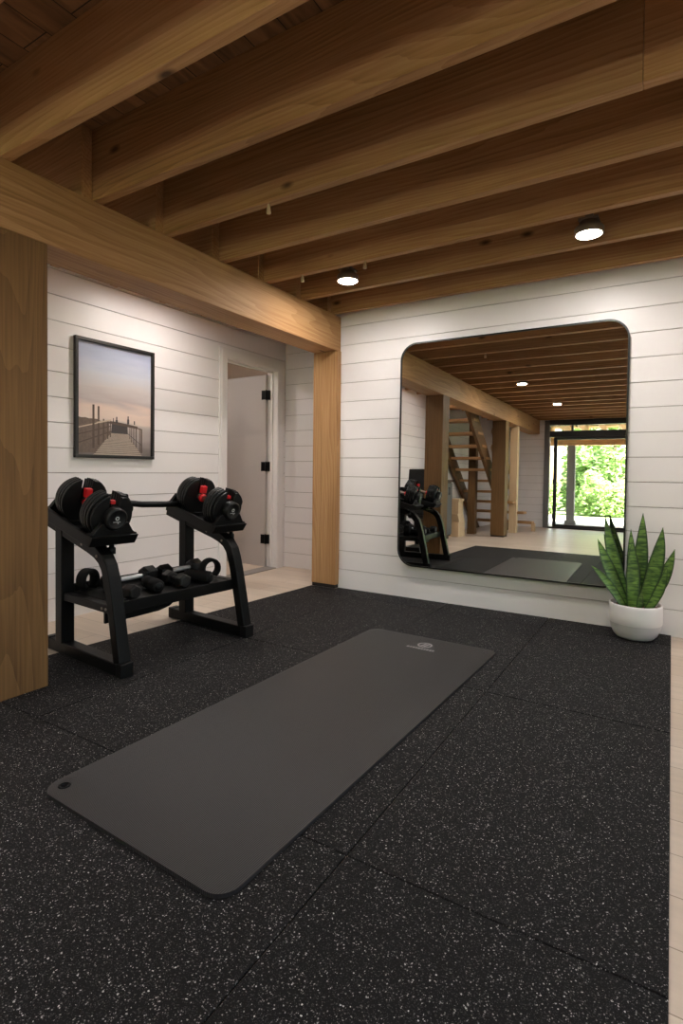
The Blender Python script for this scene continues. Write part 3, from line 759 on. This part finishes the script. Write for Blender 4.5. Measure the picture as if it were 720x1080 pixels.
def dumbbell(label):
    t = thing('adjustable_dumbbell', label, 'dumbbell', group='adjustable dumbbells')
    R = .122
    twist = math.radians(-4)
    def stack(c, sgn):
        for i in range(5):
            x = c + sgn * (i * .0205)
            r = (R - .002, R, R, R - .003, R - .012)[i]
            o = plate_bm(r, .030, .0165).build('weight_plate', M['platerubber'], t, .0035)
            o.location = (x, 0, 0); o.rotation_euler = (twist, 0, 0)
    stack(-.048, 1); stack(-.245, -1)
    mb = MB(); mb.tube([(-.245, 0, 0), (-.045, 0, 0)], .0165, 20); mb.build('handle', M['steel'], t)
    mb = MB(); mb.lathe([(.0, -.012), (.024, -.012), (.027, -.006), (.027, .006), (.024, .012), (0, .012)], 24, T=Matrix.Translation((-.085, 0, 0)) @ Matrix.Rotation(PI / 2, 4, 'Y')); mb.build('collar', M['red'], t)
    mb = MB(); mb.lathe([(.0, -.012), (.024, -.012), (.027, -.006), (.027, .006), (.024, .012), (0, .012)], 24, T=Matrix.Translation((-.208, 0, 0)) @ Matrix.Rotation(PI / 2, 4, 'Y')); mb.build('collar', M['red'], t)
    mb = MB(); mb.box(-.230, -.200, -.019, .019, .030, .078); mb.build('pointer_block', M['red'], t, .004)
    mb = MB(); mb.box(.010, .034, -.013, .013, .064, .084); mb.build('pointer_block', M['red'], t, .004)
    # round dial at each end
    for x, sg in ((.052, 1), (-.345, -1)):
        dx = .016 if sg == 1 else 0
        D = Matrix.Translation((x, 0, 0)) @ Matrix.Rotation(PI / 2 * sg, 4, 'Y')
        mb = MB(); mb.lathe([(0, -.012), (.053, -.012), (.057, -.002), (.057, .016 + dx), (.052, .021 + dx), (.045, .022 + dx), (.043, .0205 + dx), (0, .0205 + dx)], 40, T=D); dl = mb.build('dial', M['platerubber'], t)
        if sg == 1:
            mb = MB()
            # ring emblem and the small marks under it
            n = 24
            for a0, a1 in ((4, 356),):
                P = [(x + .0203 + dx, .0105 * math.cos(math.radians(a0 + (a1 - a0) * i / n)), .006 + .0105 * math.sin(math.radians(a0 + (a1 - a0) * i / n))) for i in range(n + 1)]
                P += [(x + .0203 + dx, .0058 * math.cos(math.radians(a0 + (a1 - a0) * i / n)), .006 + .0058 * math.sin(math.radians(a0 + (a1 - a0) * i / n))) for i in range(n, -1, -1)]
                mb.prism(P, (.0008, 0, 0))
            yy = -.020
            for w in (.005, .003, .005, .006, .003, .005):
                mb.box(x + .0203 + dx, x + .0211 + dx, yy, yy + w, -.014, -.0105); yy += w + .0022
            mb.box(x + .0203 + dx, x + .0211 + dx, .004, .009, -.022, -.015)
            mb.build('emblem', M['logo'], dl)
    return t
RM = Matrix.Translation(RO) @ Matrix.Rotation(RZ, 4, 'Z')
for v, side in ((-.381, 'near'), (.385, 'far')):
    base = RM @ Matrix.Translation((-.118, v, .690)) @ Matrix.Rotation(TILT, 4, 'Y')
    where = 'closest to the thick timber post' if side == 'near' else 'closest to the open doorway'
    c = cradle(v, f'black moulded dumbbell cradle on the rack end {where}'); c.matrix_world = base
    dm = dumbbell(f'black adjustable dumbbell with red collar on the rack end {where}')
    dm.matrix_world = base @ Matrix.Translation((-.085, 0, .072))

# small weights on the lower shelf ---------------------------------------------------
SZ = .334
def hexhead(mb, x0, x1, r, T):
    xs = [(x0, r * .80), (x0 + .012, r), (x1 - .012, r), (x1, r * .80)]
    rings = []
    for x, rr in xs:
        rings.append([mb.bm.verts.new(T @ Vector((x, rr * math.cos(PI / 6 + PI / 3 * i), rr * math.sin(PI / 6 + PI / 3 * i)))) for i in range(6)])
    for a, b in zip(rings, rings[1:]):
        for i in range(6): mb.bm.faces.new((a[i], a[(i + 1) % 6], b[(i + 1) % 6], b[i]))
    mb.bm.faces.new(rings[0][::-1]); mb.bm.faces.new(rings[-1])
def hexdumb(label, length, head, r, handle_mat):
    t = thing('hex_dumbbell', label, 'dumbbell', group='small hex dumbbells on the lower shelf')
    I = Matrix.Identity(4)
    for sg in (-1, 1):
        mb = MB(); a, b = sg * length / 2, sg * (length / 2 - head)
        hexhead(mb, min(a, b), max(a, b), r, I); mb.build('head', M['platerubber'], t, .004)
    g_ = length / 2 - head
    mb = MB(); mb.lathe([(.011, -g_ - .01), (.0125, -g_ * .9), (.0145, -g_ * .45), (.0150, 0), (.0145, g_ * .45), (.0125, g_ * .9), (.011, g_ + .01)], 20, T=Matrix.Rotation(PI / 2, 4, 'Y')); mb.build('handle', M[handle_mat], t)
    return t
def put(o, u_, v_, z, rz=0, ry=0): o.matrix_world = RM @ Matrix.Translation((u_, v_, z)) @ Matrix.Rotation(rz, 4, 'Z') @ Matrix.Rotation(ry, 4, 'Y')
put(hexdumb('black hex dumbbell with chrome handle at the near end of the lower shelf', .345, .088, .052, 'chrome'), -.44, -.095, SZ + .046, math.radians(96))
put(hexdumb('black hex dumbbell with chrome handle at the doorway end of the lower shelf', .340, .085, .050, 'chrome'), -.455, .262, SZ + .045, math.radians(97))
put(hexdumb('black hex dumbbell lying end-on at the near front corner of the lower shelf', .22, .075, .042, 'blackmetal'), -.215, -.285, SZ + .0367, math.radians(8))
put(hexdumb('black hex dumbbell lying end-on in the middle of the lower shelf', .22, .075, .043, 'blackmetal'), -.240, .075, SZ + .0375, math.radians(-6))
def roller(label):
    t = thing('hand_weight', label, 'hand weight', group='black padded hand weights on the lower shelf')
    mb = MB(); mb.lathe([(0, -.09), (.028, -.09), (.035, -.080), (.036, -.02), (.030, 0), (.036, .02), (.035, .080), (.028, .09), (0, .09)], 24, T=Matrix.Rotation(PI / 2, 4, 'Y')); mb.build('grip', M['blackfoam'], t)
    for sg in (-1, 1):
        mb = MB(); mb.lathe([(0, 0), (.020, 0), (.022, .003), (.018, .007), (0, .007)], 20, T=Matrix.Translation((sg * .0885, 0, 0)) @ Matrix.Rotation(sg * PI / 2, 4, 'Y')); mb.build('end_cap', M['blackplastic'], t)
    return t
put(roller('black padded hand weight between the two end-on hex dumbbells'), -.235, -.085, SZ + .036, math.radians(-12))
put(roller('black padded hand weight beside the doorway end of the lower shelf'), -.225, .225, SZ + .036, math.radians(14))
def cuff(label):
    t = thing('wrist_weight', label, 'wrist weight', group='curved black wrist weights on the lower shelf')
    n = 22; pts = [(.0, .052 * math.cos(math.radians(-60 + 295 * i / n)), .052 * math.sin(math.radians(-60 + 295 * i / n))) for i in range(n + 1)]
    mb = MB(); mb.sweep(pts, rect(.062, .020, .008, 3), up=Vector((1, 0, 0)), smooth=True); mb.build('cuff_band', M['blackfoam'], t)
    mb = MB(); q = pts[-1]; mb.box(-.014, .014, q[1] - .012, q[1] + .012, q[2] - .015, q[2] + .015); mb.build('strap', M['vinyl'], t, .003)
    return t
put(cuff('curved black wrist weight at the near rear corner of the lower shelf'), -.50, -.315, SZ + .0625, math.radians(20))
put(cuff('curved black wrist weight at the doorway end corner of the lower shelf'), -.26, .345, SZ + .0625, math.radians(-14))

# ------------------------------------------------------------------ potted plant
pp = thing('potted_snake_plant', 'green snake plant in a two-tone white pot beside the mirror', 'potted plant', (-.1765, 3.815, 0))
mb = MB()
outer = [(0, 0), (.085, 0), (.104, .006), (.122, .026), (.137, .060), (.1445, .096), (.1455, .099), (.1475, .103), (.1475, .150), (.1465, .200), (.1450, .212), (.1415, .2155), (.1375, .2135), (.1350, .206), (.1345, .17), (0, .17)]
mats = [1] * 5 + [0] * 20
mb.lathe(outer, 64, mats=mats[:len(outer) - 1]); mb.build('pot', [M['pot'], M['potgrey']], pp)
mb = MB(); random.seed(5)
rg = [(0, .192), (.05, .196), (.09, .190), (.12, .194), (.1345, .188), (.1345, .165), (0, .165)]
mb.lathe(rg, 40)
for _ in range(70):
    a, r = random.uniform(0, 2 * PI), .128 * math.sqrt(random.random()); s = random.uniform(.006, .014)
    T = Matrix.Translation((r * math.cos(a), r * math.sin(a), .192)) @ Matrix.Rotation(random.uniform(0, 3), 4, 'Z') @ Matrix.Rotation(random.uniform(-.5, .5), 4, 'X')
    mb.box(-s, s, -s * .5, s * .5, -.003, .006, 0, T)
mb.build('soil', M['soil'], pp)
def blade(base, tip, W, bow=(0, 0, 0), face=None, cup=.22):
    b, t, bw = Vector(base), Vector(tip), Vector(bow)
    ax = (t - b).normalized()
    fc = Vector(face if face else (.30, -.95, 0)); fc = (fc - ax * fc.dot(ax)).normalized()
    side = ax.cross(fc).normalized()
    n, m = 22, 8
    mb = MB(); uvs = {}
    layers = []
    for lift in (1, -1):
        rows = []
        for i in range(n + 1):
            s = i / n
            c = b + (t - b) * s + bw * (4 * s * (1 - s)) * 1.0
            w = W * (.62 + .55 * s - .30 * s * s) if s < .45 else None
            wmid = W * (.62 + .55 * .45 - .30 * .45 ** 2)
            if w is None:
                q = (s - .45) / .55; w = wmid * max(0.0, (1 - q ** 1.9)) 
            w = max(w, .0016)
            row = []
            for j in range(m + 1):
                e = j / m * 2 - 1
                th = .0028 * (1 - e * e) * (.4 + .6 * (1 - s)) + .0004
                p = c + side * (e * w / 2) - fc * (cup * w * (1 - e * e) * .5) + fc * (lift * th)
                v = mb.bm.verts.new(p); uvs[v] = (j / m, s); row.append(v)
            rows.append(row)
        layers.append(rows)
        for r0, r1 in zip(rows, rows[1:]):
            for j in range(m):
                f = mb.bm.faces.new((r0[j], r0[j + 1], r1[j + 1], r1[j])); f.smooth = True
    A, B = layers
    for i in range(n):
        for j in (0, m):
            f = mb.bm.faces.new((A[i][j], A[i + 1][j], B[i + 1][j], B[i][j])); f.smooth = True
    for i in (0, n):
        for j in range(m): mb.bm.faces.new((A[i][j], A[i][j + 1], B[i][j + 1], B[i][j]))
    uvl = mb.bm.loops.layers.uv.new('UVMap')
    for f in mb.bm.faces:
        for l in f.loops: l[uvl].uv = uvs[l.vert]
    return mb.build('leaf', M['leaf'], pp)
O_ = Vector((-.1765, 3.815, 0))
for tip, base, w, bow, face in [
        ((-.357, 3.80, .745), (-.214, 3.805, .18), .082, (-.012, 0, -.005), (.35, -.92, 0)),
        ((-.394, 3.77, .603), (-.222, 3.79, .18), .074, (-.010, 0, .012), (.45, -.88, 0)),
        ((-.421, 3.73, .433), (-.232, 3.77, .18), .052, (-.004, 0, .030), (.3, -.9, .3)),
        ((-.213, 3.83, .672), (-.188, 3.835, .18), .074, (0, 0, 0), (.55, -.83, 0)),
        ((-.149, 3.86, .774), (-.170, 3.855, .18), .084, (.004, 0, 0), (.20, -.97, 0)),
        ((-.200, 3.755, .600), (-.190, 3.765, .18), .088, (.004, 0, 0), (.40, -.90, .1)),
        ((-.040, 3.80, .696), (-.150, 3.81, .18), .090, (.018, 0, 0), (.15, -.98, .1)),
        ((.024, 3.82, .567), (-.126, 3.82, .18), .072, (.016, 0, 0), (.05, -.98, .15)),
        ((-.015, 3.75, .462), (-.115, 3.765, .18), .056, (.014, 0, -.004), (.10, -.95, .2)),
        ((-.143, 3.715, .303), (-.154, 3.73, .18), .042, (0, 0, 0), (.45, -.85, .2))]:
    blade(Vector(base) - O_, Vector(tip) - O_, w * 1.22, bow, face)

# ------------------------------------------------------------------ the end of the room seen in the mirror: stairs
SX0, SX1 = -3.46, -2.76
st = thing('open_staircase', 'open timber staircase with plank treads, seen in the mirror', 'staircase', (-3.1, -2.0, FZ), kind='thing')
so = Vector((-3.1, -2.0, FZ))
def ls(mb): bmesh.ops.translate(mb.bm, verts=mb.bm.verts, vec=-so); return mb
rise, run, y00 = .200, .245, -3.38
for k in range(1, 12):
    y = y00 + run * k; z = rise * k
    if z > 2.25: break
    x1 = SX1 if k > 3 else (-2.28, -2.38, -2.52)[k - 1]
    mb = MB(); mb.box(SX0 + .05, x1, y - .14, y + .14, z - .045, z); ls(mb).build('tread', M['woodX'], st, .004)
for x0 in (SX0, SX1 - .06):
    k0, k1 = .4, 11.2
    a = (x0, y00 + run * k0, rise * k0); b = (x0, y00 + run * k1, rise * k1)
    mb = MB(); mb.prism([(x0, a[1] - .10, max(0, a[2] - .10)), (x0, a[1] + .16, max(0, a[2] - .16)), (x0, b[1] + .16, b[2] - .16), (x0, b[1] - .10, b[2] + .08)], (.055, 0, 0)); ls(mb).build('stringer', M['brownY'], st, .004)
hr0, hr1 = Vector((SX1 + .02, y00 + run * 1.2, rise * 1.2 + .92)), Vector((SX1 + .02, y00 + run * 6.4, rise * 6.4 + .92))
for lift in (0, -.30, -.6):
    mb = MB(); mb.sweep([hr0 + Vector((0, 0, lift)), hr1 + Vector((0, 0, lift))], rect(.045, .085, .006), up=Vector((1, 0, 0))); ls(mb).build('handrail', M['paleY'], st)
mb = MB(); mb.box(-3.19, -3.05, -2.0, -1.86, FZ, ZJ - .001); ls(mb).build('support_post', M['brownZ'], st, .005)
mb = MB(); mb.box(-2.64, -2.50, -2.82, -2.68, FZ, 2.041); ls(mb).build('newel_post', M['paleZ'], st, .005)
mb = MB(); mb.box(-2.33, -2.26, -3.30, -3.22, 0, .155); ls(mb).build('step_support', M['paleZ'], st)

# pale plinth beside the stairs
pl = thing('wooden_plinth', 'pale wooden plinth with a flared foot by the stairs, seen in the mirror', 'plinth', (-3.27, -1.30, FZ))
mb = MB()
for a, b, c, dd in ((.17, .17, .0, .26), (.145, .12, .26, .62), (.16, .14, .62, .66)):
    mb.box(-a, a, -b, b, c, dd)
mb.prism([(-.17, -.17, .26), (.17, -.17, .26), (.145, -.12, .40), (-.145, -.12, .40)], (0, .29, 0))
mb.build('body', M['paleZ'], pl, .006)
# bench pad and cabinet standing against the left wall behind the thick post
bn = thing('exercise_bench', 'black padded exercise bench tipped up behind the post, seen in the mirror', 'bench', (-3.05, .78, FZ))
mb = MB(); mb.sweep([(0, .10, .48), (0, .02, 1.12)], rect(.27, .07, .03, 5), up=Vector((1, 0, 0))); mb.build('backrest', M['vinyl'], bn, .012)
mb = MB(); mb.sweep([(0, -.30, .47), (0, .06, .45)], rect(.27, .06, .025, 5), up=Vector((1, 0, 0))); mb.build('seat', M['vinyl'], bn, .012)
mb = MB(); mb.sweep([(0, -.40, .03), (0, .40, .03)], rect(.06, .06), up=Vector((1, 0, 0))); mb.box(-.03, .03, -.03, .03, .05, .45); mb.box(-.22, .22, .37, .43, 0, .06); mb.box(-.18, .18, -.43, -.37, 0, .06); mb.build('frame', M['blackmetal'], bn, .004)
cb = thing('storage_cabinet', 'low grey cabinet with dark brown top against the wall, seen in the mirror', 'cabinet', (-3.30, -.45, FZ))
mb = MB(); mb.box(-.18, .17, -.36, .36, .05, .95); mb.build('body', M['darkwood'], cb, .003)
for yy in (-.345, .005):
    mb = MB(); mb.box(.17, .19, yy, yy + .34, .08, .93); dr = mb.build('door', M['cabgrey'], cb, .003)
    mb = MB(); mb.tube([(.205, yy + .17, .74), (.205, yy + .17, .86)], .006, 10, up=Vector((1, 0, 0))); mb.box(.188, .206, yy + .165, yy + .175, .745, .755); mb.box(.188, .206, yy + .165, yy + .175, .845, .855); mb.build('handle', M['blackmetal'], dr)
mb = MB(); mb.box(-.19, .21, -.38, .38, .95, .985); mb.build('top', M['darkwood'], cb, .004)
mb = MB(); mb.box(-.17, .14, -.35, .35, 0, .05); mb.build('plinth', M['darkwood'], cb)

# ------------------------------------------------------------------ glazed garden doors (y = YF)
gd = thing('door_2', 'dark steel framed glazed garden doors with a transom, seen in the mirror', 'door', (-.34, YF, FZ), kind='structure')
go = Vector((-.34, YF, FZ))
def lg(mb): bmesh.ops.translate(mb.bm, verts=mb.bm.verts, vec=-go); return mb
ya, yb = YF - .10, YF + .03
mb = MB(); mb.box(-2.358, -2.25, ya, yb, FZ, 2.335); mb.box(1.39, 1.498, ya, yb, FZ, 2.335); lg(mb).build('jamb', M['grey_steel'], gd, .004)
mb = MB(); mb.box(-2.25, 1.39, ya, yb, 1.97, 2.10); lg(mb).build('transom_bar', M['dark_steel'], gd, .004)
mb = MB(); mb.box(-2.25, 1.39, ya, yb + .03, 2.22, 2.335); lg(mb).build('header', M['dark_steel'], gd, .004)
mb = MB(); mb.box(-2.25, 1.39, ya, yb, FZ, FZ + .03); lg(mb).build('sill', M['dark_steel'], gd, .003)
for xm in (-1.80, -.28, .6):
    mb = MB(); mb.box(xm - .02, xm + .02, ya + .02, yb - .02, 2.10, 2.22); lg(mb).build('mullion', M['grey_steel'], gd, .003)
mb = MB(); mb.box(-2.25, 1.39, YF - .045, YF - .039, 2.10, 2.22); lg(mb).build('transom_pane', M['glass'], gd)
for i, (a, b) in enumerate(((-2.17, -.34), (-.335, 1.385))):
    mb = MB()
    for p, q in ((a, a + .07), (b - .07, b)): mb.box(p, q, YF - .07, YF - .02, FZ + .032, 1.968)
    mb.box(a + .07, b - .07, YF - .07, YF - .02, FZ + .032, FZ + .085); mb.box(a + .07, b - .07, YF - .07, YF - .02, 1.91, 1.968)
    lf2 = lg(mb).build('door_leaf', M['dark_steel'], gd, .003)
    mb = MB(); mb.box(a + .07, b - .07, YF - .048, YF - .042, FZ + .085, 1.91); lg(mb).build('pane', M['glass'], lf2)
    for hz in (.25, 1.0, 1.7):
        xh = a if i == 0 else b
        mb = MB(); mb.tube([(xh, YF - .012, hz - .05), (xh, YF - .012, hz + .05)], .009, 10, up=Vector((1, 0, 0))); lg(mb).build('hinge', M['blackmetal'], lf2)
    xk = b - .035 if i == 0 else a + .035
    mb = MB(); mb.tube([(xk, YF - .02, 1.0), (xk, YF + .03, 1.0), (xk + (-.10 if i == 0 else .10), YF + .03, 1.0)], .008, 10, up=Vector((0, 0, 1))); lg(mb).build('handle', M['blackmetal'], lf2)

# ------------------------------------------------------------------ outside
mb = MB(); mb.box(-6, 6, YF - 4.5, YF - .12, FZ - .12, FZ - .02); tag(mb.build('patio', M['concrete']), 'sunlit pale patio outside the garden doors', 'patio', kind='structure')
mb = MB(); mb.box(-40, 40, -60, YF - 4.5, FZ - .16, FZ - .05); tag(mb.build('lawn', M['lawn']), 'sunlit lawn beyond the patio', 'lawn', kind='structure')
mb = MB(); mb.box(-2.95, -2.62, YF - 1.5, YF - .12, FZ - .02, 2.6); tag(mb.build('wall_porch', M['exterior']), 'white outside wall beside the porch', 'wall', kind='structure')
def pst(x, lab):
    t = thing('porch_post', lab, 'post', (x, YF - 1.75, FZ - .02), group='porch posts')
    mb = MB(); mb.box(-.09, .09, -.09, .09, 0, 1.92); mb.build('shaft', M['grey_steel'], t, .006)
    mb = MB(); mb.box(-.12, .12, -.12, .12, 0, .10); mb.build('base', M['grey_steel'], t, .006)
pst(-2.05, 'grey square porch post outside the garden doors, seen in the mirror'); pst(1.9, 'grey square porch post outside, past the far garden door')
mb = MB(); mb.box(-2.8, 2.8, YF - 1.85, YF - 1.65, 1.90, 2.20); tag(centre(mb.build('porch_beam', M['woodX'], None, .005)), 'brown timber porch beam above the garden view', 'beam', kind='thing')
for k in range(14):
    x = -2.55 + .4 * k
    mb = MB(); mb.box(x, x + .045, YF - 2.1, YF - .14, 2.20, 2.36)
    tag(centre(mb.build('porch_rafter', M['paleY'], None, .002)), f'pale porch rafter, {ORD[k]} from the stair side', 'rafter', 'porch rafters')
mb = MB(); mb.box(-2.9, 3.0, YF - 2.2, YF - .14, 2.36, 2.40); tag(mb.build('porch_roof', M['woodX']), 'boarded porch roof over the patio', 'roof', kind='structure')

def foliage(n, rx, ry, h, size, seed, mat, name, parent, dome):
    rnd = random.Random(seed); mb = MB()
    for _ in range(n):
        while True:
            p = Vector((rnd.uniform(-1, 1), rnd.uniform(-1, 1), rnd.uniform(-1, 1)))
            if .35 < p.length < 1: break
        lump = .80 + .20 * math.sin(5 * p.x + seed) * math.cos(4 * p.z + 2 * p.y)
        z = abs(p.z) * lump * h if dome else h / 2 * (1 + p.z * lump)
        k = 1. if not dome else min(1.25, 1.05 + .2 * abs(p.z))
        c = Vector((max(-rx, min(rx, p.x * rx * lump * k)), p.y * ry * lump, z + size * .5))
        q = Matrix.Rotation(rnd.uniform(0, 6.28), 3, 'Z') @ Matrix.Rotation(rnd.uniform(-1.2, 1.2), 3, 'X') @ Matrix.Rotation(rnd.uniform(-.8, .8), 3, 'Y')
        s = size * rnd.uniform(.6, 1.3)
        mb.poly([c + q @ Vector(v) for v in ((-s, 0, 0), (0, -s * .42, .1 * s), (s, 0, 0), (0, s * .42, .1 * s))])
    return mb.build(name, mat, parent)
nb = 0
for row, (yy, xs, hh) in enumerate(((-11.6, (-6.2, -4.0, -1.8, .4, 2.6), (1.5, 1.9, 1.6, 2.0, 1.7)), (-14.2, (-7.4, -5.0, -2.6, -.2, 2.2), (3.2, 3.7, 3.3, 3.8, 3.4)))):
    for i, (x, h) in enumerate(zip(xs, hh)):
        where = ('low front row' if row == 0 else 'tall back row') + ', ' + ('nearest the outside wall', 'second from the outside wall', 'middle one', 'fourth from the outside wall', 'farthest from the outside wall')[i]
        t = thing('garden_bush', f'leafy green garden bush beyond the patio, {where}', 'bush', (x, yy, FZ - .05), group='garden bushes')
        foliage(3400 if row == 0 else 4200, 1.0 if row == 0 else 1.1, 1.0, h, .085 if row == 0 else .11, 11 + i + 7 * row, M['fol%d' % (1 + (i + row) % 2)], 'leaves', t, True)
        mb = MB(); mb.tube([(0, 0, 0), (.03, 0, h * .3), (0, .02, h * .6)], .04, 8, up=Vector((1, 0, 0))); mb.build('stem', M['bark'], t)
for i, (x, y, h, r) in enumerate(((-8.6, -20.5, 8.0, 3.0), (-2.4, -21.0, 9.0, 3.0), (3.8, -20.5, 8.5, 2.9))):
    t = thing('garden_tree', f'tall pale green tree behind the bushes, {ORD[i]} from the outside wall', 'tree', (x, y, FZ - .05), group='garden trees')
    cr = foliage(4500, r, r * .8, h - .6, .17, 41 + i, M['fol1'], 'crown', t, False); cr.location = (0, 0, .6)
    mb = MB(); mb.tube([(0, 0, 0), (.1, 0, 2), (0, .1, h * .7)], .16, 10, up=Vector((1, 0, 0))); mb.build('trunk', M['bark'], t)

# ------------------------------------------------------------------ daylight
w = bpy.data.worlds.new('daylight'); SC.world = w; w.use_nodes = True
nt = w.node_tree; bg = nt.nodes['Background']
sk = nt.nodes.new('ShaderNodeTexSky'); sk.sky_type = 'NISHITA'; sk.sun_disc = False
sk.sun_elevation = math.radians(48); sk.sun_rotation = math.radians(200); sk.air_density = 1.2; sk.dust_density = 2.
nt.links.new(sk.outputs[0], bg.inputs['Color']); bg.inputs['Strength'].default_value = .6
sl = bpy.data.lights.new('sun', 'SUN'); sl.energy = 75; sl.angle = math.radians(1.); sl.color = (1, .93, .88)
so_ = bpy.data.objects.new('sun', sl); COL.objects.link(so_)
so_.rotation_euler = Vector((.80, .10, 1.0)).to_track_quat('Z', 'Y').to_euler()
so_.location = (0, -8, 8)

# ------------------------------------------------------------------ camera
f_px, c_y = 569.8, 509.3
yaw, pitch, roll = math.radians(31.437), math.radians(-1.342), math.radians(.638)
fwd = Vector((-math.sin(yaw) * math.cos(pitch), math.cos(yaw) * math.cos(pitch), math.sin(pitch)))
r = Vector((math.cos(yaw), math.sin(yaw), 0)); u = r.cross(fwd)
c, s = math.cos(roll), math.sin(roll)
R1 = c * r + s * u; U1 = -s * r + c * u
cam = bpy.data.cameras.new('camera'); co = bpy.data.objects.new('camera', cam); COL.objects.link(co)
co.matrix_world = Matrix(((R1.x, U1.x, -fwd.x, 0), (R1.y, U1.y, -fwd.y, 0), (R1.z, U1.z, -fwd.z, 1.02), (0, 0, 0, 1)))
cam.sensor_fit = 'HORIZONTAL'; cam.sensor_width = 36; cam.lens = 36 * f_px / 720
cam.shift_y = (c_y - 540) / 720
cam.clip_start = .05; cam.clip_end = 200
SC.camera = co

SC.view_settings.view_transform = 'Standard'; SC.view_settings.look = 'None'
SC.view_settings.gamma = 1; SC.view_settings.use_curve_mapping = False
SC.view_settings.exposure = 0.27
SC.cycles.use_denoising = True
SC.cycles.max_bounces = 10; SC.cycles.diffuse_bounces = 6; SC.cycles.glossy_bounces = 5; SC.cycles.transparent_max_bounces = 12
SC.cycles.sample_clamp_indirect = 6
SC.cycles.caustics_reflective = False; SC.cycles.caustics_refractive = False
